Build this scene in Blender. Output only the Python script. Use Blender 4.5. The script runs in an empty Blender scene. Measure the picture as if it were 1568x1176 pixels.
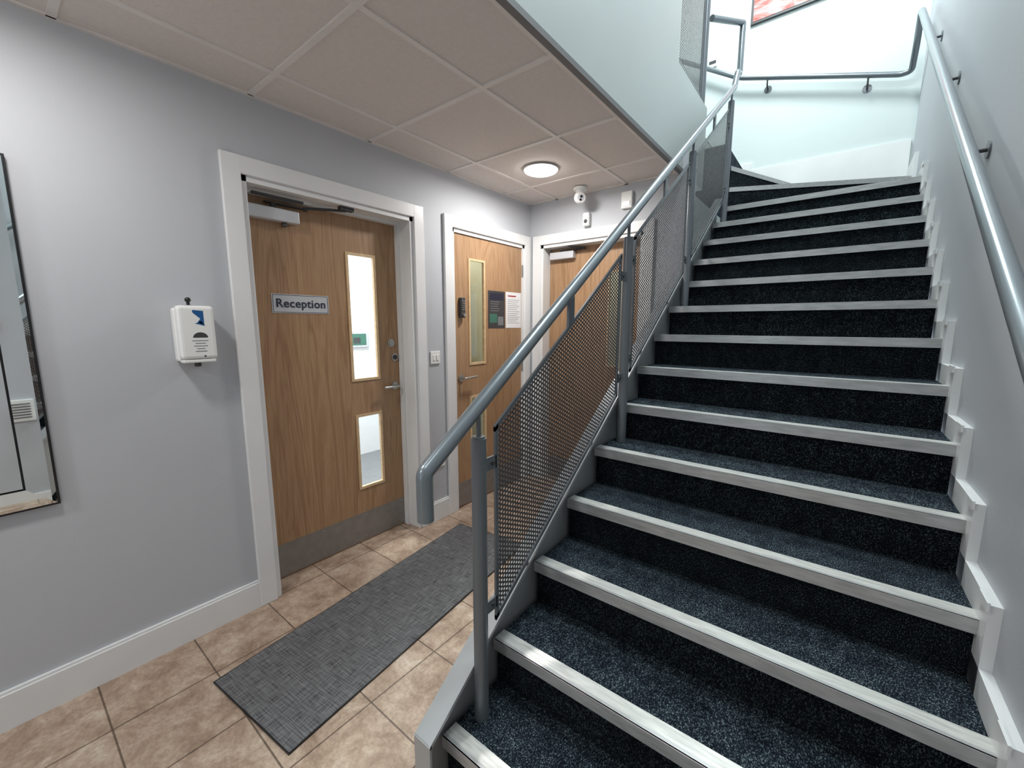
import bpy, bmesh, math, random
from mathutils import Vector, Matrix
random.seed(3)
sc = bpy.context.scene
CX, H = 2.18, 1.406
R_, G_ = 0.168, 0.241
Y1 = 0.729
XL, XR, XW = 1.345, 2.522, 2.545      # stair left, stair right, right wall
YB, YW = 3.05, 4.95                    # lobby back wall, stairwell back wall
ZC = 2.425
XE = 1.26                              # ceiling edge
ZT = 5.4
YF = -2.5
def yn(n): return Y1+(n-1)*G_
def zn(n): return n*R_
def pitch(y): return R_+(y-Y1)*R_/G_

# ------------------------------------------------------------ materials
def lin(c):
    c = c/255.0
    return c/12.92 if c <= 0.04045 else ((c+0.055)/1.055)**2.4
def col(r, g, b): return (lin(r), lin(g), lin(b), 1)
def new_mat(name):
    m = bpy.data.materials.new(name); m.use_nodes = True
    nt = m.node_tree
    return m, nt, nt.nodes['Principled BSDF']
def coords(nt, scale=(1,1,1), loc=(0,0,0), rot=(0,0,0)):
    tc = nt.nodes.new('ShaderNodeTexCoord'); mp = nt.nodes.new('ShaderNodeMapping')
    mp.inputs['Scale'].default_value = scale; mp.inputs['Location'].default_value = loc
    mp.inputs['Rotation'].default_value = rot
    nt.links.new(tc.outputs['Object'], mp.inputs['Vector'])
    return mp.outputs['Vector']
def noise(nt, vec, scale=5, detail=3, rough=0.5, dist=0):
    n = nt.nodes.new('ShaderNodeTexNoise')
    n.inputs['Scale'].default_value = scale; n.inputs['Detail'].default_value = detail
    n.inputs['Roughness'].default_value = rough; n.inputs['Distortion'].default_value = dist
    nt.links.new(vec, n.inputs['Vector']); return n.outputs['Fac']
def ramp(nt, fac, stops):
    r = nt.nodes.new('ShaderNodeValToRGB'); e = r.color_ramp.elements
    while len(e) < len(stops): e.new(0.5)
    for i, (p, c) in enumerate(stops):
        e[i].position = p; e[i].color = c
    nt.links.new(fac, r.inputs['Fac']); return r.outputs['Color']
def bump(nt, bs, h, strength=0.2, dist=0.002):
    b = nt.nodes.new('ShaderNodeBump'); b.inputs['Strength'].default_value = strength
    b.inputs['Distance'].default_value = dist
    nt.links.new(h, b.inputs['Height']); nt.links.new(b.outputs['Normal'], bs.inputs['Normal'])
def mixc(nt, f, a, b, mode='MIX'):
    m = nt.nodes.new('ShaderNodeMixRGB'); m.blend_type = mode
    for s, v in ((m.inputs[0], f), (m.inputs[1], a), (m.inputs[2], b)):
        if hasattr(v, 'links'): nt.links.new(v, s)
        else: s.default_value = v
    return m.outputs[0]
def plain(name, c, rough=0.5, metal=0.0, var=0.04, nscale=8, bstr=0.0, bscale=200, stretch=(1,1,1)):
    m, nt, bs = new_mat(name)
    v = coords(nt, stretch)
    f = noise(nt, v, nscale, 3)
    a = tuple(x*(1-var) for x in c[:3])+(1,); b = tuple(min(1, x*(1+var)) for x in c[:3])+(1,)
    nt.links.new(ramp(nt, f, [(0.3, a), (0.7, b)]), bs.inputs['Base Color'])
    bs.inputs['Roughness'].default_value = rough; bs.inputs['Metallic'].default_value = metal
    if bstr: bump(nt, bs, noise(nt, v, bscale, 2), bstr)
    return m
def emis(name, c, s):
    m, nt, bs = new_mat(name)
    bs.inputs['Base Color'].default_value = c
    bs.inputs['Emission Color'].default_value = c; bs.inputs['Emission Strength'].default_value = s
    return m

M_wall = plain('wall_paint', col(190,192,197), 0.55, var=0.02, nscale=1.5, bstr=0.12, bscale=160)
M_wallup = plain('stairwell_paint', col(206,215,214), 0.5, var=0.02, nscale=1.5, bstr=0.12, bscale=160)
M_bulk = plain('bulkhead_paint', col(188,194,193), 0.5, var=0.02, nscale=1.5, bstr=0.12, bscale=160)
M_trim = plain('white_gloss_trim', col(230,230,230), 0.3, var=0.015)
M_steel = plain('grey_painted_steel', col(108,113,118), 0.33, 0.25, var=0.03)
M_rail = plain('grey_handrail_paint', col(132,139,144), 0.25, 0.5, var=0.03)
M_string = plain('grey_stringer_paint', col(168,171,173), 0.35, 0.15, var=0.05)
M_mesh = plain('perforated_steel', col(84,80,81), 0.5, 0.15)
M_chrome = plain('satin_steel', col(185,185,182), 0.3, 0.9)
M_kick = plain('kick_steel', col(150,146,142), 0.5, 0.6, var=0.08, nscale=20)
M_nose = plain('aluminium_nosing', col(206,205,201), 0.38, 0.35, var=0.18, nscale=14, stretch=(1,8,8))
M_lip = plain('aluminium_lip', col(182,182,182), 0.35, 0.45, var=0.16, nscale=14, stretch=(1,6,6))
M_black = plain('black_plastic', col(22,22,24), 0.35)
M_dark = plain('dark_grey', col(62,62,64), 0.5)
M_edge = plain('edge_grey', col(112,111,113), 0.5)
M_white = plain('white_plastic', col(235,235,233), 0.35, var=0.01)
M_grey = plain('silver_plastic', col(205,206,210), 0.4, 0.2)
M_mirror = plain('mirror_glass', (0.85,0.88,0.88,1), 0.02, 1.0, var=0.0)
M_blue = plain('blue_print', col(20,84,140), 0.4)
M_ink = plain('ink_print', col(35,40,60), 0.5)
M_green = plain('green_print', col(62,112,96), 0.5)
M_txt = plain('grey_print', col(120,122,126), 0.6)
M_red = plain('red_print', col(170,45,42), 0.5)
M_paper = plain('paper', col(240,240,242), 0.6, var=0.01)
M_bead = plain('oak_bead', col(214,184,144), 0.45, var=0.12, nscale=40)
M_glow = emis('led_diffuser', (1,0.985,0.95,1), 30)
M_glowup = emis('led_panel', (0.93,0.99,1,1), 6)
M_tbar = plain('ceiling_tbar', col(230,224,220), 0.5)
M_tile = plain('mineral_fibre_tile', col(222,214,209), 0.9, var=0.03, nscale=60, bstr=0.5, bscale=130)

def wood(name, dark, mid, light):
    m, nt, bs = new_mat(name)
    v1 = coords(nt, (5, 5, 0.42))
    a = noise(nt, v1, 1.4, 4, 0.5, 1.0)
    w = nt.nodes.new('ShaderNodeMath'); w.operation = 'MULTIPLY'; w.inputs[1].default_value = 11
    nt.links.new(a, w.inputs[0])
    fr = nt.nodes.new('ShaderNodeMath'); fr.operation = 'PINGPONG'; fr.inputs[1].default_value = 1
    nt.links.new(w.outputs[0], fr.inputs[0])
    c1 = ramp(nt, fr.outputs[0], [(0.0, mid), (0.55, light), (1.0, dark)])
    v2 = coords(nt, (190, 190, 6))
    g = noise(nt, v2, 1.0, 4, 0.6)
    c2 = ramp(nt, g, [(0.34, (0.70,0.67,0.64,1)), (0.54, (1,1,1,1))])
    c = mixc(nt, 0.6, c1, c2, 'MULTIPLY')
    nt.links.new(c, bs.inputs['Base Color'])
    bs.inputs['Roughness'].default_value = 0.38
    bump(nt, bs, g, 0.08, 0.001)
    return m
M_oak = wood('oak_veneer', col(158,122,90), col(168,132,99), col(178,143,109))

# floor tile
M_floor, nt, bs = new_mat('ceramic_floor_tile')
v = coords(nt, (1,1,1), (0.007, -0.13, 0))
bk = nt.nodes.new('ShaderNodeTexBrick')
bk.offset = 0; bk.squash = 1
bk.inputs['Scale'].default_value = 1; bk.inputs['Brick Width'].default_value = 0.31
bk.inputs['Row Height'].default_value = 0.31; bk.inputs['Mortar Size'].default_value = 0.0032
bk.inputs['Mortar Smooth'].default_value = 0.2
bk.inputs['Color1'].default_value = (0.88,0.88,0.88,1); bk.inputs['Color2'].default_value = (1,1,1,1)
bk.inputs['Mortar'].default_value = (0.30,0.28,0.27,1)
nt.links.new(v, bk.inputs['Vector'])
n1 = noise(nt, v, 8, 10, 0.74, 0.4)
c1 = ramp(nt, n1, [(0.34, col(146,122,104)), (0.48, col(178,154,135)), (0.58, col(197,176,157)), (0.70, col(224,210,195))])
n2 = noise(nt, v, 70, 5, 0.7)
c2 = ramp(nt, n2, [(0.36, (0.76,0.74,0.71,1)), (0.58, (1,1,1,1))])
c = mixc(nt, 0.8, c1, c2, 'MULTIPLY'); c = mixc(nt, 1.0, c, bk.outputs['Color'], 'MULTIPLY')
nt.links.new(c, bs.inputs['Base Color']); bs.inputs['Roughness'].default_value = 0.42
bump(nt, bs, c, 0.2, 0.003)

# stair carpet
def carpet(name, k):
    M, nt, bs = new_mat(name)
    v = coords(nt, (1.0, 0.6, 0.6))
    n1 = noise(nt, v, 330, 2, 0.6, 0.3)
    n2 = noise(nt, v, 24, 4, 0.65)
    f = lambda r,g,b: tuple(x*k for x in col(r,g,b)[:3])+(1,)
    c1 = ramp(nt, n1, [(0.44, f(24,30,39)), (0.55, f(47,58,67)), (0.69, f(138,153,156))])
    c2 = ramp(nt, n2, [(0.35, (0.55,0.55,0.6,1)), (0.62, (1.15,1.15,1.15,1))])
    nt.links.new(mixc(nt, 1, c1, c2, 'MULTIPLY'), bs.inputs['Base Color'])
    bs.inputs['Roughness'].default_value = 1.0
    bs.inputs['Specular IOR Level'].default_value = 0.12
    bump(nt, bs, n1, 0.8, 0.004)
    return M
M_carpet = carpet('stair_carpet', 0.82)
M_riser_shade = carpet('shaded_riser_carpet', 0.34)  # same carpet, darkened to paint the shade on upright step faces

# mat
M_mat, nt, bs = new_mat('woven_mat')
va = coords(nt, (10, 240, 1)); vb = coords(nt, (240, 14, 1))
na = noise(nt, va, 1, 3, 0.6); nb = noise(nt, vb, 1, 3, 0.6)
c = mixc(nt, 0.5, ramp(nt, na, [(0.35, col(48,48,50)), (0.68, col(134,134,136))]), ramp(nt, nb, [(0.35, col(44,44,46)), (0.68, col(138,138,140))]))
nt.links.new(c, bs.inputs['Base Color']); bs.inputs['Roughness'].default_value = 0.95
bs.inputs['Specular IOR Level'].default_value = 0.2
bump(nt, bs, c, 0.5, 0.002)

# glass
M_glass = bpy.data.materials.new('vision_glass'); M_glass.use_nodes = True
nt = M_glass.node_tree; nt.nodes.clear()
o = nt.nodes.new('ShaderNodeOutputMaterial'); mx = nt.nodes.new('ShaderNodeMixShader')
tr = nt.nodes.new('ShaderNodeBsdfTransparent'); gl = nt.nodes.new('ShaderNodeBsdfGlossy')
gl.inputs['Roughness'].default_value = 0.02; mx.inputs[0].default_value = 0.07
tr.inputs['Color'].default_value = (0.94,0.97,0.96,1)
nt.links.new(tr.outputs[0], mx.inputs[1]); nt.links.new(gl.outputs[0], mx.inputs[2]); nt.links.new(mx.outputs[0], o.inputs[0])

# abstract painting
M_paint, nt, bs = new_mat('painting_canvas')
v = coords(nt, (3, 3, 9), (0,0,0), (0,0.5,0))
f = noise(nt, v, 1.2, 6, 0.6, 1.5)
nt.links.new(ramp(nt, f, [(0.35, col(140,44,40)), (0.5, col(176,104,96)), (0.6, col(150,150,155)), (0.75, col(196,186,176))]), bs.inputs['Base Color'])

# ------------------------------------------------------------ mesh helper
class MB:
    def __init__(s): s.v=[]; s.f=[]; s.mi=[]; s.mats=[]; s.sm=[]
    def m(s, mat):
        if mat not in s.mats: s.mats.append(mat)
        return s.mats.index(mat)
    def add(s, vs, fs, mat, smooth=False):
        b = len(s.v); i = s.m(mat); s.v += [tuple(p) for p in vs]
        for f in fs: s.f.append([b+k for k in f]); s.mi.append(i); s.sm.append(smooth)
    def box(s, x0, x1, y0, y1, z0, z1, mat, bev=0):
        if x0>x1: x0,x1=x1,x0
        if y0>y1: y0,y1=y1,y0
        if z0>z1: z0,z1=z1,z0
        if bev:
            bm = bmesh.new(); bmesh.ops.create_cube(bm, size=1)
            for q in bm.verts:
                q.co = Vector(((x0+x1)/2+q.co.x*(x1-x0), (y0+y1)/2+q.co.y*(y1-y0), (z0+z1)/2+q.co.z*(z1-z0)))
            bmesh.ops.bevel(bm, geom=bm.edges[:], offset=bev, segments=3, profile=0.5, affect='EDGES')
            bm.verts.index_update()
            s.add([q.co for q in bm.verts], [[q.index for q in f.verts] for f in bm.faces], mat)
            bm.free(); return
        vs = [(x0,y0,z0),(x1,y0,z0),(x1,y1,z0),(x0,y1,z0),(x0,y0,z1),(x1,y0,z1),(x1,y1,z1),(x0,y1,z1)]
        s.add(vs, [(0,3,2,1),(4,5,6,7),(0,1,5,4),(1,2,6,5),(2,3,7,6),(3,0,4,7)], mat)
    def prism(s, pts, axis, a0, a1, mat, side=None):
        def mk(p, a):
            return {'x':(a,p[0],p[1]), 'y':(p[0],a,p[1]), 'z':(p[0],p[1],a)}[axis]
        n=len(pts); bm=bmesh.new()
        A=[bm.verts.new(mk(p,a0)) for p in pts]; B=[bm.verts.new(mk(p,a1)) for p in pts]
        bm.faces.new(A); bm.faces.new(B[::-1])
        for i in range(n):
            j=(i+1)%n; bm.faces.new((A[j],A[i],B[i],B[j]))
        bmesh.ops.recalc_face_normals(bm, faces=bm.faces[:])
        bmesh.ops.triangulate(bm, faces=[f for f in bm.faces if len(f.verts)>4])
        bm.verts.index_update(); bm.normal_update()
        fa=[f for f in bm.faces if not (side and abs(f.normal.z)<0.5)]; fb=[f for f in bm.faces if side and abs(f.normal.z)<0.5]
        s.add([q.co for q in bm.verts], [[q.index for q in f.verts] for f in fa], mat)
        if fb: s.add([q.co for q in bm.verts], [[q.index for q in f.verts] for f in fb], side)
        bm.free()
    def cyl(s, p0, p1, r, mat, seg=20, r1=None, cap=True):
        p0=Vector(p0); p1=Vector(p1); r1 = r if r1 is None else r1
        d=(p1-p0).normalized(); u=d.orthogonal().normalized(); w=d.cross(u)
        ring=[[p+ (u*math.cos(2*math.pi*k/seg)+w*math.sin(2*math.pi*k/seg))*rr for k in range(seg)] for p,rr in ((p0,r),(p1,r1))]
        s.add(ring[0]+ring[1], [(k,(k+1)%seg,seg+(k+1)%seg,seg+k) for k in range(seg)], mat, True)
        if cap:
            s.add(ring[0], [list(range(seg))[::-1]], mat); s.add(ring[1], [list(range(seg))], mat)
    def sphere(s, c, r, mat, sx=1, sy=1, sz=1, seg=20):
        vs=[];fs=[];n=seg//2
        for i in range(n+1):
            t=math.pi*i/n
            for k in range(seg):
                a=2*math.pi*k/seg
                vs.append((c[0]+r*sx*math.sin(t)*math.cos(a), c[1]+r*sy*math.sin(t)*math.sin(a), c[2]+r*sz*math.cos(t)))
        for i in range(n):
            for k in range(seg):
                fs.append((i*seg+k,(i+1)*seg+k,(i+1)*seg+(k+1)%seg,i*seg+(k+1)%seg))
        s.add(vs,fs,mat,True)
    def tube(s, pts, r, mat, fillet=0.04, seg=20):
        P=[Vector(p) for p in pts]; Q=[P[0]]
        for i in range(1,len(P)-1):
            a=(P[i-1]-P[i]); b=(P[i+1]-P[i]); fl=min(fillet,a.length*0.45,b.length*0.45)
            a0=P[i]+a.normalized()*fl; b0=P[i]+b.normalized()*fl
            for k in range(7):
                t=k/6; Q.append(a0*(1-t)**2+P[i]*2*t*(1-t)+b0*t*t)
        Q.append(P[-1])
        d=(Q[1]-Q[0]).normalized(); u=d.orthogonal().normalized(); rings=[]
        for i,p in enumerate(Q):
            if i==0: t=d
            elif i==len(Q)-1: t=(Q[-1]-Q[-2]).normalized()
            else: t=((Q[i+1]-p).normalized()+(p-Q[i-1]).normalized()).normalized()
            u=(u-t*u.dot(t)).normalized(); w=t.cross(u)
            rings.append([p+(u*math.cos(2*math.pi*k/seg)+w*math.sin(2*math.pi*k/seg))*r for k in range(seg)])
        vs=[q for rg in rings for q in rg]; fs=[]
        for i in range(len(rings)-1):
            for k in range(seg):
                fs.append((i*seg+k,i*seg+(k+1)%seg,(i+1)*seg+(k+1)%seg,(i+1)*seg+k))
        s.add(vs,fs,mat,True); s.add(rings[0],[list(range(seg))[::-1]],mat); s.add(rings[-1],[list(range(seg))],mat)
    def obj(s, name, parent=None):
        me=bpy.data.meshes.new(name); me.from_pydata(s.v,[],s.f)
        for m in s.mats: me.materials.append(m)
        for p,i,sm in zip(me.polygons,s.mi,s.sm): p.material_index=i; p.use_smooth=sm
        me.update()
        o=bpy.data.objects.new(name,me); sc.collection.objects.link(o)
        if parent: o.parent=parent
        return o
def empty(name, loc=(0,0,0)):
    e=bpy.data.objects.new(name,None); sc.collection.objects.link(e); e.empty_display_size=0.1
    return e
def text_mesh(name, s, size, loc, mat, parent, rot=(math.pi/2,0,math.pi/2), extrude=0.0006, off=0.0, align='CENTER'):
    c=bpy.data.curves.new(name,'FONT'); c.body=s; c.size=size; c.extrude=extrude; c.offset=off
    c.align_x=align; c.align_y='CENTER'; c.space_character=1.06
    t=bpy.data.objects.new(name+'_c',c); sc.collection.objects.link(t)
    bpy.context.view_layer.update()
    me=bpy.data.meshes.new_from_object(t.evaluated_get(bpy.context.evaluated_depsgraph_get()))
    bpy.data.objects.remove(t)
    me.name=name; me.materials.clear(); me.materials.append(mat)
    o=bpy.data.objects.new(name,me); sc.collection.objects.link(o); o.rotation_euler=rot; o.location=loc; o.parent=parent
    return o
def holed(mb, plane, a0,a1,z0,z1,t0,t1,holes,mat):
    As=sorted(set([a0,a1]+[q for h in holes for q in h[:2]])); Zs=sorted(set([z0,z1]+[q for h in holes for q in h[2:]]))
    As=[a for a in As if a0<=a<=a1]; Zs=[z for z in Zs if z0<=z<=z1]
    for i in range(len(As)-1):
        for j in range(len(Zs)-1):
            am=(As[i]+As[i+1])/2; zm=(Zs[j]+Zs[j+1])/2
            inh=any(h[0]<am<h[1] and h[2]<zm<h[3] for h in holes)
            if not inh:
                if plane=='x': mb.box(t0,t1,As[i],As[i+1],Zs[j],Zs[j+1],mat)
                else: mb.box(As[i],As[i+1],t0,t1,Zs[j],Zs[j+1],mat)

# ------------------------------------------------------------ shell
D1=(0.794,1.766,0,2.079); D2=(2.093,2.957,0,2.079); D3=(0.115,1.02,0,2.079)
b=MB(); b.box(-0.2,XW,YF,YB+0.2,-0.06,0,M_floor); b.obj('floor')
b=MB(); holed(b,'x',YF,YB,0,ZC+0.12,-0.2,0,[D1,D2],M_wall); b.obj('wall_left')
b=MB(); holed(b,'y',-0.2,XE+0.05,0,ZC+0.12,YB,YB+0.15,[D3],M_wall); b.obj('wall_back')
b=MB(); b.box(XW,XW+0.15,YF,YW+0.15,-0.06,ZT,M_wall); b.obj('wall_right')
b=MB(); b.box(-0.2,XW,YW,YW+0.15,1.9,ZT,M_wallup); b.obj('wall_stairwell')
b=MB(); b.box(-0.35,-0.2,YF,YW+0.15,ZC+0.12,ZT,M_wallup); b.obj('wall_upper_left')
b=MB(); holed(b,'y',-0.2,XW,0,ZT,YF-0.15,YF,[(0.5,1.9,0,2.1)],M_wall); b.obj('wall_front')
b=MB(); b.box(-0.35,XW+0.15,YF-0.15,YW+0.15,ZT,ZT+0.1,M_wallup); b.obj('ceiling_upper')
b=MB()
b.box(-0.2,XE,YF,3.57,ZC+0.12,3.02,M_bulk)
b.box(XE-0.1,XE,YF,3.57,ZC+0.01,ZC+0.12,M_bulk)
b.box(-0.2,1.12,3.57,YW,2.75,3.02,M_bulk)
b.box(-0.2,1.12,3.6,YW-0.02,3.02,3.028,M_carpet); b.box(-0.2,XE-0.1,YF,3.57,3.02,3.028,M_carpet)
b.obj('floor_upper_landing')
b=MB(); b.box(XE-0.1,XE,YF,2.86,3.02,4.1,M_bulk); b.obj('wall_parapet')
# suspended ceiling
b=MB()
gx=[-0.0,0.27,0.87,XE-0.02]; gy=[YF]+[0.265-0.602*k for k in (4,3,2,1)]+[0.265,0.866,1.468,2.07,2.672,YB]
for i in range(3):
    for j in range(len(gy)-1):
        b.box(gx[i]+0.01,gx[i+1]-0.01,gy[j]+0.01,gy[j+1]-0.01,ZC+0.004,ZC+0.02,M_tile)
b.box(0,XE-0.1,YF,YB,ZC+0.02,ZC+0.03,M_tile)
for x in gx[1:3]: b.box(x-0.012,x+0.012,YF,YB,ZC-0.002,ZC+0.006,M_tbar)
for y in gy[1:-1]:
    for i in range(3): b.box(gx[i]+0.012,gx[i+1]-0.012,y-0.012,y+0.012,ZC-0.002,ZC+0.006,M_tbar)
b.box(0,0.02,YF,YB,ZC-0.002,ZC+0.006,M_tbar); b.box(0.02,XE,YB-0.02,YB,ZC-0.002,ZC+0.006,M_tbar)
b.obj('ceiling')
b=MB(); b.box(XE-0.018,XE+0.01,YF,YB,ZC-0.01,ZC+0.014,M_edge); b.box(XE-0.04,XE-0.018,YF,YB,ZC-0.004,ZC+0.01,M_tbar); b.obj('trim_ceiling_edge')
# rooms beyond the glazed doors
b=MB()
b.box(-1.9,-1.8,0.0,4.0,0,2.5,M_paper); b.box(-1.8,-0.2,-0.1,0.0,0,2.5,M_paper); b.box(-1.8,-0.7,4.0,4.1,0,2.5,M_paper)
b.box(-1.8,-0.2,0,4.0,-0.06,0,M_txt); b.box(-1.8,-0.2,0,4.0,2.5,2.55,M_paper)
M_cream=plain('cream_wall', col(214,210,186),0.6)
b.box(-0.64,-0.6,2.0,3.6,0,2.5,M_cream); b.box(-0.66,-0.64,1.98,3.6,0,2.5,M_paper); b.box(-0.6,-0.2,2.0,2.04,0,2.5,M_cream); b.box(-0.6,-0.2,1.98,2.0,0,2.5,M_paper); b.box(-0.6,-0.2,3.45,3.5,0,2.5,M_cream)
b.obj('wall_reception_room')
b=MB(); b.box(-0.2,1.1,YB+0.7,YB+0.75,0,2.4,M_cream); b.obj('wall_corridor')
b=MB(); b.box(-1.795,-1.77,2.33,2.56,1.17,1.33,M_grey,0.003); b.box(-1.769,-1.768,2.36,2.53,1.19,1.31,M_green); b.box(-1.767,-1.766,2.38,2.46,1.21,1.27,M_dark); b.obj('small_framed_photo')

# baseboards
def bb(name, segs):
    b=MB()
    for s in segs: b.box(*s, M_trim)
    b.obj(name)
T=0.018
bb('baseboard_left',[(0,T,YF,0.72,0,0.13),(0,T-0.006,YF,0.72,0.13,0.14),(0,T,1.84,2.022,0,0.13),(0,T-0.006,1.84,2.022,0.13,0.14)])
bb('baseboard_back',[(1.1,XE+0.05,YB-T,YB,0,0.14)])
bb('baseboard_right',[(XW-T,XW,YF,0.66,0,0.14)])
bb('baseboard_stairwell',[(XL+0.02,XW-T,YW-T,YW,2.5,2.93),(1.12,XL+0.02,YW-T,YW,2.8,3.0),(0,1.12,YW-T,YW,3.03,3.16)])

# ------------------------------------------------------------ doors
LT=0.03
def door_left(name, D, lx0, y0, y1, recess, holes, archw=0.074):
    e=empty(name)
    b=MB()
    a0,a1,zt=D[0],D[1],D[3]
    for (p,q) in ((a0-archw,a0+0.004),(a1-0.004,a1+archw)):
        b.box(0,0.022,p,q,0,zt+archw,M_trim,0.004)
    b.box(0,0.0215,a0-archw+0.01,a1+archw-0.01,zt-0.004,zt+archw,M_trim,0.004)
    b.box(-0.2,0.006,a0,a0+0.028,0,zt,M_trim); b.box(-0.2,0.006,a1-0.028,a1,0,zt,M_trim); b.box(-0.2,0.006,a0,a1,zt-0.03,zt,M_trim)
    s0,s1 = (-recess+0.002,-recess+0.04) if recess>0.05 else (-recess-0.09,-recess-0.04)
    b.box(s0,s1,a0+0.028,a0+0.042,0,zt-0.03,M_trim); b.box(s0,s1,a1-0.042,a1-0.028,0,zt-0.03,M_trim); b.box(s0,s1,a0+0.042,a1-0.042,zt-0.044,zt-0.03,M_trim)
    b.obj('frame',e)
    b=MB(); holed(b,'x',y0,y1,0.004,zt-0.032,-recess-LT,-recess,holes,M_oak); b.obj('leaf',e)
    b=MB()
    for h in holes:
        w=0.016; xa,xb=-recess-0.012,-recess+0.006
        b.box(xa,xb,h[0],h[0]+w,h[2],h[3],M_bead); b.box(xa,xb,h[1]-w,h[1],h[2],h[3],M_bead)
        b.box(xa,xb,h[0]+w,h[1]-w,h[2],h[2]+w,M_bead); b.box(xa,xb,h[0]+w,h[1]-w,h[3]-w,h[3],M_bead)
    b.obj('glazing_beads',e)
    b=MB()
    for h in holes: b.box(-recess-0.010,-recess-0.005,h[0]+0.012,h[1]-0.012,h[2]+0.012,h[3]-0.012,M_glass)
    b.obj('glass',e)
    b=MB(); b.box(-recess,-recess+0.002,y0+0.004,y1-0.004,0.01,0.198,M_kick)
    for k in range(4):
        for z in (0.035,0.18):
            yy=y0+0.03+(y1-y0-0.06)*k/3; b.cyl((-recess+0.002,yy,z),(-recess+0.003,yy,z),0.004,M_chrome,8)
    b.obj('kick_plate',e)
    return e
h1=[(1.373,1.573,1.057,1.831),(1.385,1.573,0.358,0.845)]
R1=0.14
d1=door_left('door_1',D1,0,0.824,1.736,R1,h1)
b=MB()
b.cyl((-R1,1.68,1.0),(-R1+0.01,1.68,1.0),0.026,M_chrome); b.cyl((-R1+0.01,1.68,1.0),(-R1+0.05,1.68,1.0),0.009,M_chrome)
b.tube([(-R1+0.03,1.68,1.0),(-R1+0.05,1.675,1.0),(-R1+0.052,1.57,1.0)],0.009,M_chrome,0.012)
b.obj('lever_handle',d1)
b=MB()
for z,y in ((1.19,1.69),(1.285,1.665)):
    b.cyl((-R1,y,z),(-R1+0.008,y,z),0.026,M_chrome); b.cyl((-R1+0.008,y,z),(-R1+0.013,y,z),0.016,M_dark if z<1.2 else M_chrome)
b.obj('lock_escutcheons',d1)
b=MB()
b.box(-R1,-R1+0.05,0.85,1.10,1.925,1.987,M_grey,0.006)
b.cyl((-R1+0.025,0.98,1.985),(-R1+0.025,0.98,2.012),0.014,M_dark)
b.cyl((-R1+0.025,1.03,1.905),(-R1+0.025,1.03,1.926),0.012,M_dark)
b.box(-R1+0.015,-R1+0.037,0.94,1.14,2.008,2.015,M_dark)
b.cyl((-R1+0.03,1.14,2.004),(-R1+0.03,1.14,2.02),0.012,M_dark)
b.tube([(-R1+0.03,1.14,2.018),(-0.03,1.33,2.03)],0.007,M_dark)
b.box(-0.045,-0.015,1.29,1.37,2.03,2.049,M_dark)
b.box(-0.06,-0.04,0.86,1.10,2.02,2.03,M_dark)
b.obj('door_closer',d1)
e=empty('reception_sign')
b=MB(); b.box(-R1+0.0003,-R1+0.003,0.947,1.253,1.466,1.566,M_grey,0.001)
for q in ((0.952,1.248,1.470,1.4725),(0.952,1.248,1.5595,1.562),(0.952,0.9545,1.473,1.559),(1.2455,1.248,1.473,1.559)):
    b.box(-R1+0.003,-R1+0.0035,q[0],q[1],q[2],q[3],M_ink)
b.obj('plate',e)
text_mesh('lettering','Reception',0.062,(-R1+0.0045,1.10,1.516),M_ink,e,off=0.0009)

R2=0.006
h2=[(2.27,2.455,1.10,1.89),(2.27,2.455,0.37,0.86)]
d2=door_left('door_2',D2,0,2.123,2.927,R2,h2)
b=MB()
b.cyl((-R2,2.175,1.01),(-R2+0.01,2.175,1.01),0.026,M_chrome); b.cyl((-R2+0.01,2.175,1.01),(-R2+0.05,2.175,1.01),0.009,M_chrome)
b.tube([(-R2+0.03,2.175,1.01),(-R2+0.05,2.18,1.01),(-R2+0.052,2.30,1.015)],0.009,M_chrome,0.012)
b.obj('lever_handle',d2)
b=MB(); b.box(-R2,-R2+0.03,2.165,2.21,1.455,1.60,M_dark,0.006)
for i in range(5):
    for k in (0,1): b.cyl((-R2+0.03,2.178+0.018*k,1.575-0.016*i),(-R2+0.034,2.178+0.018*k,1.575-0.016*i),0.005,M_chrome,10)
b.cyl((-R2+0.03,2.187,1.475),(-R2+0.045,2.187,1.475),0.012,M_chrome,12)
b.obj('keypad_lock',d2)
b=MB()
for z in (0.25,1.05,1.86): b.cyl((0.004,2.932,z-0.05),(0.004,2.932,z+0.05),0.008,M_chrome,12)
b.obj('hinges',d2)
e=empty('notice_poster')
b=MB(); b.box(-R2+0.0003,-R2+0.0015,2.49,2.70,1.376,1.672,M_dark)
b.box(-R2+0.0015,-R2+0.002,2.51,2.68,1.60,1.655,M_ink); b.box(-R2+0.0015,-R2+0.002,2.51,2.60,1.42,1.49,M_green); b.box(-R2+0.0015,-R2+0.002,2.61,2.68,1.40,1.47,M_txt)
for i in range(5): b.box(-R2+0.0015,-R2+0.002,2.52,2.63-0.01*(i%3),1.585-0.018*i,1.59-0.018*i,M_txt)
b.obj('sheet',e)
e=empty('notice_poster')
b=MB(); b.box(-R2+0.0003,-R2+0.0015,2.712,2.922,1.378,1.674,M_paper)
b.box(-R2+0.0015,-R2+0.002,2.74,2.85,1.637,1.647,M_red)
for i in range(13): b.box(-R2+0.0015,-R2+0.002,2.735,2.90-0.02*((i*7)%3),1.61-0.016*i,1.613-0.016*i,M_txt)
b.obj('sheet',e)

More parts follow.
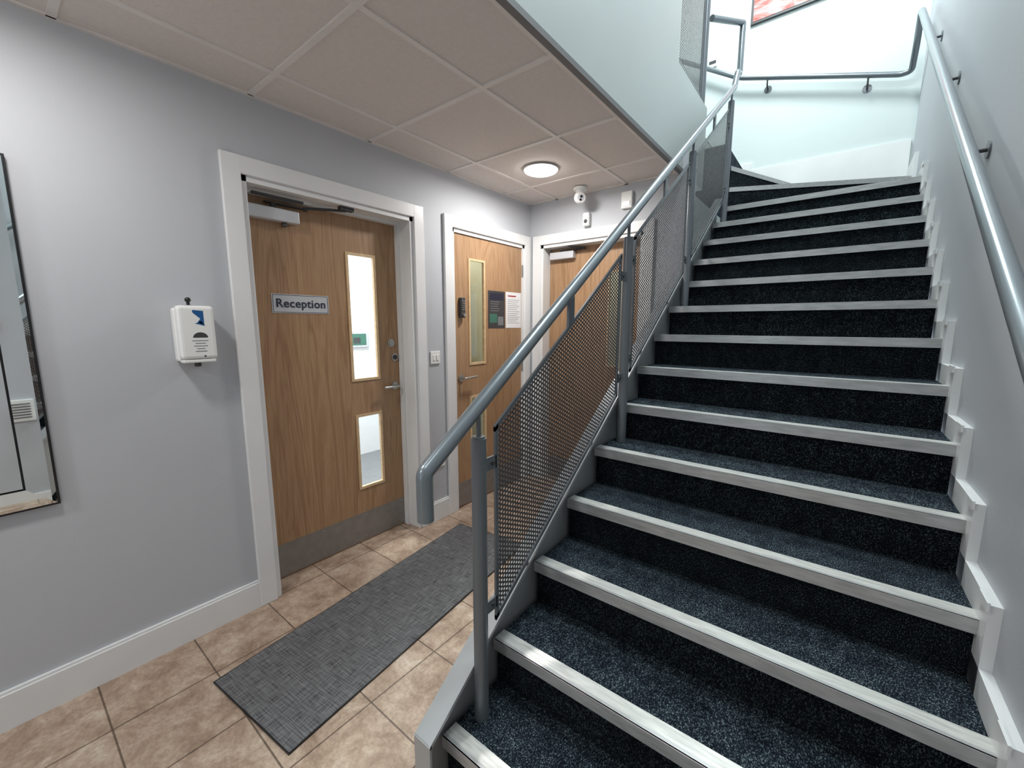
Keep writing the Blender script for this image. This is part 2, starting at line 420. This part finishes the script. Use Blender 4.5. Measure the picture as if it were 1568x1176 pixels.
# door 3 (back wall)
e=empty('door_3'); R3=0.1
b=MB(); a0,a1,zt=D3[0],D3[1],D3[3]; aw=0.074
for p,q in ((a0-aw,a0+0.004),(a1-0.004,a1+aw)): b.box(p,q,YB-0.022,YB,0,zt+aw,M_trim,0.004)
b.box(a0-aw+0.01,a1+aw-0.01,YB-0.0215,YB,zt-0.004,zt+aw,M_trim,0.004)
b.box(a0,a0+0.028,YB-0.006,YB+0.15,0,zt,M_trim); b.box(a1-0.028,a1,YB-0.006,YB+0.15,0,zt,M_trim); b.box(a0,a1,YB-0.006,YB+0.15,zt-0.03,zt,M_trim)
b.obj('frame',e)
h3=[(0.70,0.88,1.06,1.83)]
b=MB(); holed(b,'y',a0+0.03,a1-0.03,0.004,zt-0.034,YB+R3,YB+R3+LT,h3,M_oak); b.obj('leaf',e)
b=MB(); h=h3[0]; w=0.016; ya,yb=YB+R3-0.006,YB+R3+0.012
b.box(h[0],h[0]+w,ya,yb,h[2],h[3],M_bead); b.box(h[1]-w,h[1],ya,yb,h[2],h[3],M_bead)
b.box(h[0]+w,h[1]-w,ya,yb,h[2],h[2]+w,M_bead); b.box(h[0]+w,h[1]-w,ya,yb,h[3]-w,h[3],M_bead); b.obj('glazing_beads',e)
b=MB(); b.box(h[0]+0.01,h[1]-0.01,YB+R3+0.005,YB+R3+0.01,h[2]+0.01,h[3]-0.01,M_glass); b.obj('glass',e)
b=MB(); b.box(a0+0.034,a1-0.034,YB+R3-0.002,YB+R3,0.01,0.198,M_kick); b.obj('kick_plate',e)
b=MB(); b.box(0.17,0.40,YB+R3-0.05,YB+R3,1.955,2.015,M_grey,0.006); b.box(0.26,0.5,YB+R3-0.035,YB+R3-0.012,2.02,2.03,M_dark)
b.cyl((0.30,YB+R3-0.025,2.01),(0.30,YB+R3-0.025,2.025),0.012,M_dark); b.tube([(0.5,YB+R3-0.025,2.03),(0.36,YB+0.01,2.04)],0.007,M_dark); b.obj('door_closer',e)
b=MB(); b.cyl((0.93,YB+R3,1.0),(0.93,YB+R3-0.01,1.0),0.026,M_chrome); b.tube([(0.93,YB+R3,1.0),(0.93,YB+R3-0.05,1.0),(0.81,YB+R3-0.052,1.0)],0.009,M_chrome,0.012); b.obj('lever_handle',e)

# entrance door behind the camera (glazed)
e=empty('door_4')
b=MB()
b.box(0.5,0.56,YF-0.1,YF-0.03,0,2.1,M_dark); b.box(1.84,1.9,YF-0.1,YF-0.03,0,2.1,M_dark); b.box(0.56,1.84,YF-0.1,YF-0.03,2.04,2.1,M_dark)
b.box(0.56,0.64,YF-0.09,YF-0.04,0.01,2.04,M_dark); b.box(1.42,1.5,YF-0.09,YF-0.04,0.01,2.04,M_dark); b.box(1.5,1.84,YF-0.09,YF-0.04,0.01,0.1,M_dark)
b.box(0.64,1.42,YF-0.09,YF-0.04,0.01,0.16,M_dark); b.box(0.64,1.42,YF-0.09,YF-0.04,1.96,2.04,M_dark); b.box(0.64,1.42,YF-0.09,YF-0.04,1.0,1.06,M_dark)
b.tube([(1.38,YF-0.04,0.9),(1.38,YF+0.03,0.9),(1.38,YF+0.03,1.3),(1.38,YF-0.04,1.3)],0.012,M_chrome)
b.obj('frame',e)
b=MB(); b.box(0.64,1.42,YF-0.068,YF-0.062,0.16,1.96,M_glass); b.box(1.5,1.84,YF-0.068,YF-0.062,0.1,2.04,M_glass); b.obj('glass',e)

# ------------------------------------------------------------ staircase
st=empty('staircase')
b=MB()
pts=[]
LIP=0.033
for n in range(1,15):
    z0=zn(n-1); y=yn(n)
    pts += [(y+0.018,z0),(y+0.018,zn(n)-LIP),(y,zn(n)-LIP),(y,zn(n))]
pts += [(3.97,zn(14)),(3.97,zn(14)-0.2)]
ylow=yn(1)+0.30
pts += [(ylow,0.0)]
b.prism(pts,'x',XL,XR,M_carpet,M_riser_shade)
P=(XL+0.03,3.95); WX=1.80
b.prism([(XL,3.94),(XR,3.94),(XR,YW-T),(XL,YW-T)],'z',2.15,zn(14),M_carpet,M_riser_shade)
b.prism([P,(XR,4.50),(XR,YW-T),(XL,YW-T),(XL,3.95)],'z',zn(14),zn(15),M_carpet,M_riser_shade)
b.prism([P,(WX,YW-T),(XL,YW-T),(XL,3.95)],'z',zn(15),zn(16),M_carpet,M_riser_shade)
b.box(1.12,XL,3.90,YW-T,2.5,zn(17),M_carpet)
b.obj('carpeted_steps',st)
b=MB()
for n in range(1,15):
    y=yn(n); z=zn(n)
    b.box(XL,XR,y-0.004,y+0.010,z,z+0.005,M_lip)
    b.box(XL,XR,y+0.010,y+0.053,z,z+0.0045,M_nose)
    b.box(XL,XR,y-0.005,y,z-LIP,z+0.005,M_lip)
def nose(p,q,z):
    p=Vector(p);q=Vector(q);d=(q-p).normalized();n=Vector((-d.y,d.x))
    for (o0,o1,za,zb,m) in ((0.0,0.05,z,z+0.005,M_nose),(-0.005,0.0,z-0.030,z+0.005,M_lip)):
        b.prism([tuple(p+n*o0),tuple(q+n*o0),tuple(q+n*o1),tuple(p+n*o1)],'z',za,zb,m)
nose((P[0],P[1]-0.005),(XR,4.495),zn(15)); nose((P[0],P[1]),(WX-0.012,YW-T-0.03),zn(16))
b.obj('nosings',st)
b=MB()
def sloped(y0,y1,lo,hi): return [(y0,pitch(y0)+lo),(y1,pitch(y1)+lo),(y1,pitch(y1)+hi),(y0,pitch(y0)+hi)]
ye=3.80
b.prism([(0.66,0.0),(0.9,0.0),(ye,pitch(ye)-0.22),(ye,pitch(ye)+0.095),(0.66,pitch(0.66)+0.095)],'x',1.312,1.326,M_string)
b.prism(sloped(0.655,ye+0.005,0.088,0.102),'x',1.306,1.374,M_string)
b.prism([(0.652,0),(0.66,0),(0.66,pitch(0.66)+0.1),(0.652,pitch(0.652)+0.1)],'x',1.306,1.374,M_string)
b.obj('stringer',st)
b=MB()
for n in range(1,15):
    y=yn(n)-0.05; y2=yn(n+1)-0.05 if n<14 else 4.45
    b.box(XR,XW,y,y2,zn(n),zn(n)+0.075,M_trim)
    if n>1: b.box(XR,XW,y,yn(n)+0.018,zn(n-1)+0.075,zn(n),M_trim)
    else: b.box(XR,XW,y,yn(n)+0.018,0,zn(n),M_trim)
    b.box(XR-0.006,XR,y-0.008,y+0.06,zn(n)+0.06,zn(n)+0.083,M_trim)
b.box(XR,XW,4.45,YW-T,zn(14)+0.0,2.68,M_trim)
b.obj('trim_stepped_skirting')

# ------------------------------------------------------------ balustrade
bal=empty('stair_balustrade')
XP=1.394; RH=0.915
posts=[0.85,1.871,2.80,3.72]
b=MB()
for y in posts:
    n=int((y-Y1)/G_)+1; zb=zn(n)+0.0005
    zt=pitch(y)+0.83
    b.cyl((XP,y,zb),(XP,y,zt),0.0225,M_steel,24); b.cyl((XP,y,zt),(XP,y,zt+0.006),0.019,M_steel,24)
    b.cyl((XP,y,zt),(XP,y,pitch(y)+RH),0.007,M_steel,12)
b.obj('posts',bal)
b=MB()
y0=0.653; y1=3.78
b.tube([(XP,y0-0.005,0.91),(XP,y0-0.005,pitch(y0)+RH+0.005),(XP,y1,pitch(y1)+RH),(XP,3.86,3.35),(XP,3.93,3.37),(XP,3.93,3.73),(XE,3.55,3.62)],0.0215,M_rail,0.012,24)
b.obj('handrail',bal)
b=MB(); b2=MB()
LO,HI=0.165,0.80
def perf(mb,X,ya,yb,zf,lo,hi,p,pv,r,mat):
    nu=max(1,round((yb-ya)/p)); nv=max(1,round((hi-lo)/pv)); du=(yb-ya)/nu; dv=(hi-lo)/nv
    sl=(zf(yb)-zf(ya))/(yb-ya)
    off=[(-.5,-.5),(0,-.5),(.5,-.5),(.5,0),(.5,.5),(0,.5),(-.5,.5),(-.5,0)]
    vs=[];fs=[]
    for i in range(nu):
        for j in range(nv):
            yc=ya+(i+.5)*du; zc=zf(yc)+lo+(j+.5)*dv; k=len(vs)
            for (a,c) in off: vs.append((X,yc+a*du,zc+c*dv+a*du*sl))
            for (a,c) in off:
                dy=a*du; dz=c*dv+a*du*sl; L=math.hypot(dy,dz); vs.append((X,yc+dy/L*r,zc+dz/L*r))
            for q in range(8): fs.append((k+q,k+(q+1)%8,k+8+(q+1)%8,k+8+q))
    mb.add(vs,fs,mat)
for a,c in zip(posts[:-1],posts[1:]):
    ya=a+0.07; yb=c-0.07
    perf(b,XP,ya+0.012,yb-0.012,pitch,LO+0.012,HI-0.012,0.0132,0.0155,0.0046,M_mesh)
    for q in (sloped(ya,yb,LO-0.004,LO+0.014),sloped(ya,yb,HI-0.014,HI+0.004)): b2.prism(q,'x',XP-0.004,XP+0.004,M_steel)
    for yy in (ya,yb-0.014): b2.prism([(yy,pitch(yy)+LO),(yy+0.014,pitch(yy+0.014)+LO),(yy+0.014,pitch(yy+0.014)+HI),(yy,pitch(yy)+HI)],'x',XP-0.004,XP+0.004,M_steel)
    for (pp,s) in ((a,1),(c,-1)):
        for f in (LO+0.07,HI-0.1):
            yy=pp+s*0.035; z=pitch(pp+s*0.06)+f
            b2.box(XP-0.004,XP+0.004,pp+s*0.02,pp+s*0.075,z-0.02,z+0.02,M_steel); b2.cyl((XP+0.004,yy+s*0.02,z),(XP+0.01,yy+s*0.02,z),0.007,M_dark,8)
    ym=(ya+yb)/2
    b2.prism([(ym-0.02,pitch(ym-0.02)+HI),(ym+0.02,pitch(ym+0.02)+HI),(ym+0.02,pitch(ym+0.02)+RH-0.01),(ym-0.02,pitch(ym-0.02)+RH-0.01)],'x',XP-0.005,XP+0.005,M_steel)
    for yy in (ya+0.2,yb-0.2): b2.cyl((1.374,yy,pitch(yy)+0.115),(1.36,yy,pitch(yy)+0.115),0.009,M_dark,8)
b.obj('perforated_panels',bal); b2.obj('panel_frames',bal)

# upper landing guard
ug=empty('landing_balustrade')
b=MB(); XU=XE-0.03
b.cyl((XU,3.52,3.02),(XU,3.52,4.12),0.0225,M_steel,24)
b.tube([(XU,2.86,4.15),(XU,3.52,4.15),(XU,3.52,4.10)],0.0215,M_rail,0.03)
for y in (2.87,3.455): b.box(XU-0.004,XU+0.004,y,y+0.014,3.07,4.08,M_steel)
for z in (3.07,4.066): b.box(XU-0.0038,XU+0.0038,2.884,3.455,z,z+0.014,M_steel)
b.obj('post_and_rail',ug)
b=MB(); perf(b,XU,2.88,3.46,lambda y:3.02,0.06,1.05,0.0165,0.0165,0.005,M_mesh); b.obj('perforated_panel',ug)

# right wall handrail
rh=empty('wall_handrail'); XH=CX+0.29
b=MB()
ph=lambda y: pitch(y)+0.86
b.tube([(XH,0.30,ph(0.45)-0.12),(XH,0.45,ph(0.45)),(XH,4.62,ph(4.62)),(XH,4.70,3.55),(XH,4.86,3.43),(XH-0.06,4.875,3.43),(1.21,4.875,3.80),(0.4,4.875,4.30)],0.0215,M_rail,0.05,24)
b.obj('rail',rh)
b=MB()
for y in (0.55,1.42,2.25,3.1,4.0):
    z=ph(y)
    b.cyl((XW,y,z-0.075),(XW-0.006,y,z-0.075),0.03,M_steel,20)
    b.tube([(XW,y,z-0.075),(XH+0.005,y,z-0.075),(XH,y,z-0.015)],0.007,M_dark,0.025,12)
for x in (1.45,2.2):
    z=3.43+(XH-0.06-x)*0.37/(XH-0.06-1.21)
    b.cyl((x,YW,z-0.075),(x,YW-0.006,z-0.075),0.032,M_steel,20)
    b.tube([(x,YW,z-0.075),(x,4.88,z-0.075),(x,4.875,z-0.015)],0.007,M_dark,0.025,12)
b.obj('brackets',rh)

# ------------------------------------------------------------ objects
b=MB(); b.box(-0.26,0.26,-0.77,0.77,0.001,0.008,M_mat,0.003)
b.box(-0.263,-0.255,-0.773,0.773,0,0.007,M_black); b.box(0.255,0.263,-0.773,0.773,0,0.007,M_black); b.box(-0.255,0.255,-0.773,-0.765,0,0.007,M_black); b.box(-0.255,0.255,0.765,0.773,0,0.007,M_black)
m=b.obj('floor_mat'); m.rotation_euler=(0,0,math.radians(6.2)); m.location=(0.535,1.21,0)

# sanitizer dispenser
e=empty('hand_sanitizer_dispenser')
b=MB(); b.box(0,0.05,0.492,0.620,1.252,1.475,M_white,0.012); b.obj('back_housing',e)
b=MB(); b.box(0.045,0.092,0.494,0.622,1.262,1.483,M_white,0.014); b.obj('front_cover',e)
b=MB(); b.box(0.04,0.088,0.50,0.614,1.248,1.262,M_white,0.004); b.cyl((0.05,0.557,1.23),(0.05,0.557,1.252),0.012,M_dark)
b.cyl((0.05,0.545,1.478),(0.05,0.545,1.50),0.006,M_black,12); b.sphere((0.05,0.545,1.507),0.011,M_black); b.cyl((0.05,0.545,1.478),(0.05,0.545,1.486),0.013,M_chrome,14); b.obj('pump',e)
b=MB(); X=0.0925
b.prism([(0.545,1.465),(0.582,1.462),(0.582,1.405),(0.56,1.415),(0.57,1.43),(0.545,1.455)],'x',X-0.001,X,M_blue)
b.prism([(0.55,1.41),(0.585,1.40),(0.572,1.42)],'x',X-0.001,X,M_blue)
b.prism([(0.565+0.026*math.cos(a),1.352+0.022*math.sin(a)) for a in [math.pi*k/12 for k in range(13)]],'x',X-0.001,X,M_dark)
for i,w in enumerate((0.028,0.018,0.024,0.014,0.02)): b.box(X-0.001,X,0.563-w,0.563+w,1.338-0.011*i,1.341-0.011*i,M_txt)
b.cyl((X-0.001,0.575,1.275),(X,0.575,1.275),0.004,M_dark,10)
b.obj('label',e)

# mirror with bevelled mirrored border strips
e=empty('wall_mirror'); y0,y1,z0,z1=-0.85,0.112,0.765,1.95
b=MB(); b.box(0.0005,0.018,y0,y1,z0,z1,M_black); b.obj('backing',e)
b=MB(); w=0.075; g=0.007
b.box(0.018,0.0215,y0+w+0.006,y1-w-0.006,z0+w+0.006,z1-w-0.006,M_mirror)
xo,xi=0.0190,0.0245
O=[(y0+g,z0+g),(y1-g,z0+g),(y1-g,z1-g),(y0+g,z1-g)]; I=[(y0+w,z0+w),(y1-w,z0+w),(y1-w,z1-w),(y0+w,z1-w)]
O2=[(y0+g+0.012,z0+g+0.012),(y1-g-0.012,z0+g+0.012),(y1-g-0.012,z1-g-0.012),(y0+g+0.012,z1-g-0.012)]
for k in range(4):
    j=(k+1)%4
    b.add([(xo,)+O[k],(xo,)+O[j],(0.0235,)+O2[j],(0.0235,)+O2[k]],[(0,1,2,3)],M_mirror)
    b.add([(0.0235,)+O2[k],(0.0235,)+O2[j],(xi,)+I[j],(xi,)+I[k]],[(0,1,2,3)],M_mirror)
    b.add([(xi,)+I[k],(xi,)+I[j],(0.018,)+I[j],(0.018,)+I[k]],[(0,1,2,3)],M_black)
    b.add([(0.018,)+O[k],(0.018,)+O[j],(xo,)+O[j],(xo,)+O[k]],[(0,1,2,3)],M_black)
b.obj('mirror_panels',e)

# items on right wall (seen in the mirror)
b=MB(); b.box(XW-0.035,XW-0.0005,0.08,0.17,1.36,1.45,M_red,0.006); b.box(XW-0.038,XW-0.035,0.10,0.15,1.385,1.425,M_white); b.obj('fire_alarm_call_point')
b=MB(); b.box(XW-0.02,XW-0.0005,0.09,0.28,0.70,0.86,M_white,0.004)
for i in range(6): b.box(XW-0.024,XW-0.02,0.11,0.26,0.725+0.02*i,0.732+0.02*i,M_dark)
b.obj('air_vent_grille')

# light switch & outlet
b=MB(); b.box(0,0.01,1.878,1.964,1.137,1.223,M_white,0.003); b.box(0.01,0.015,1.895,1.915,1.16,1.20,M_white,0.002); b.box(0.01,0.015,1.927,1.947,1.16,1.20,M_white,0.002); b.obj('light_switch')
b=MB(); b.box(0,0.01,1.90,1.986,0.39,0.476,M_white,0.003); b.box(0.01,0.0105,1.925,1.932,0.42,0.435,M_dark); b.box(0.01,0.0105,1.95,1.957,0.42,0.435,M_dark); b.box(0.01,0.0105,1.937,1.945,0.445,0.455,M_dark); b.obj('power_outlet')
b=MB(); b.box(0.84,0.925,YB-0.03,YB,2.25,2.37,M_white,0.006); b.box(0.855,0.91,YB-0.033,YB-0.03,2.265,2.30,M_grey); b.obj('alarm_sounder')
b=MB(); b.box(0.53,0.585,YB-0.04,YB,2.17,2.27,M_white,0.008); b.sphere((0.557,YB-0.038,2.205),0.016,M_dark,1,0.4,1); b.obj('motion_sensor')
b=MB(); b.box(0.89,0.975,YW-0.012,YW,4.02,4.11,M_white,0.003); b.box(0.90,0.965,YW-0.014,YW-0.012,4.05,4.08,M_dark); b.obj('wall_socket')

# cctv
b=MB(); c=(0.565,2.90)
b.cyl((c[0],c[1],ZC-0.002),(c[0],c[1],ZC-0.022),0.05,M_white,28); b.cyl((c[0],c[1],ZC-0.022),(c[0],c[1],ZC-0.04),0.035,M_white,28,0.03)
b.sphere((c[0]+0.005,c[1]-0.01,ZC-0.075),0.045,M_white,seg=28)
d=Vector((0.62,-0.72,-0.30)).normalized(); cc=Vector((c[0]+0.005,c[1]-0.01,ZC-0.075))
b.cyl(cc+d*0.030,cc+d*0.047,0.032,M_white,24)
b.cyl(cc+d*0.047,cc+d*0.0475,0.026,M_grey,24); s=d.cross(Vector((0,0,1))).normalized(); u=s.cross(d)
b.cyl(cc+d*0.047+u*0.010,cc+d*0.051+u*0.010,0.009,M_black,16); b.cyl(cc+d*0.047-u*0.012+s*0.004,cc+d*0.05-u*0.012+s*0.004,0.008,M_black,16)
b.obj('cctv_camera')

# lights
def area(name,loc,sx,sy,pw,c,shape='RECTANGLE',rot=(0,0,0),parent=None,spread=180):
    l=bpy.data.lights.new(name,'AREA'); l.shape=shape; l.size=sx
    if shape in('RECTANGLE','ELLIPSE'): l.size_y=sy
    l.energy=pw; l.color=c; l.spread=math.radians(spread)
    o=bpy.data.objects.new(name,l); o.location=loc; o.rotation_euler=rot; sc.collection.objects.link(o)
    if parent: o.parent=parent
    return o
for (x,y,pw) in ((0.54,2.41,14),(0.57,-0.04,7),(0.57,-1.4,10)):
    e=empty('ceiling_downlight')
    b=MB(); z=ZC-0.0025
    b.cyl((x,y,z),(x,y,z-0.006),0.116,M_white,40,0.113,cap=True); b.obj('rim',e)
    b=MB(); rr=0.110; seg=40; vs=[]; fs=[]
    for i in range(7):
        t=math.pi/2*i/6
        for k in range(seg): a=2*math.pi*k/seg; vs.append((x+rr*math.cos(t)*math.cos(a),y+rr*math.cos(t)*math.sin(a),z-0.006-0.022*math.sin(t)))
    for i in range(6):
        for k in range(seg): fs.append((i*seg+k,i*seg+(k+1)%seg,(i+1)*seg+(k+1)%seg,(i+1)*seg+k))
    b.add(vs,fs,M_glow,True); b.obj('diffuser',e)
    area('lamp',(x,y,z-0.035),0.2,0.2,pw,(1,0.98,0.955),'DISK',parent=e)
for (x,y,pw) in ((1.6,3.9,88),(1.95,1.6,74),(1.8,-1.2,16)):
    e=empty('ceiling_led_panel')
    b=MB(); b.box(x-0.3,x+0.3,y-0.3,y+0.3,ZT-0.04,ZT,M_white); b.box(x-0.28,x+0.28,y-0.28,y+0.28,ZT-0.042,ZT-0.04,M_glowup); b.obj('housing',e)
    area('lamp',(x,y,ZT-0.06),0.55,0.55,pw,(0.90,1.0,1.0),parent=e)
e=empty('reception_ceiling_light')
b=MB(); b.box(-1.3,-0.7,0.8,2.2,2.47,2.5,M_white); b.obj('housing',e); area('lamp',(-1.0,1.5,2.46),0.5,1.2,90,(0.97,1,1),parent=e)
area('lamp_cupboard',(-0.4,2.7,2.46),0.25,0.6,8,(1,0.97,0.9),parent=e)
e=empty('corridor_ceiling_light'); b=MB(); b.box(0.4,0.8,YB+0.3,YB+0.6,2.38,2.41,M_white); b.obj('housing',e); area('lamp',(0.6,YB+0.45,2.37),0.3,0.25,8,(1,0.97,0.9),parent=e)

# painting
e=empty('framed_painting')
b=MB(); x0,x1,z0,z1=1.26,2.1,4.27,5.0
b.box(x0,x1,YW-0.025,YW-0.001,z0,z1,M_dark,0.003); b.box(x0+0.02,x1-0.02,YW-0.028,YW-0.025,z0+0.02,z1-0.02,M_paint); b.obj('canvas',e)

# world
w=bpy.data.worlds.new('World'); sc.world=w; w.use_nodes=True
w.node_tree.nodes['Background'].inputs['Color'].default_value=(0.75,0.87,1,1); w.node_tree.nodes['Background'].inputs['Strength'].default_value=1.8

# camera
cam=bpy.data.cameras.new('Camera'); cam.sensor_width=36; cam.sensor_fit='HORIZONTAL'; cam.lens=14.51; cam.clip_start=0.02
co=bpy.data.objects.new('Camera',cam); sc.collection.objects.link(co)
co.location=(CX,0,H); co.rotation_euler=(math.radians(90-8.2),0,math.radians(38))
sc.camera=co
sc.view_settings.view_transform='Standard'
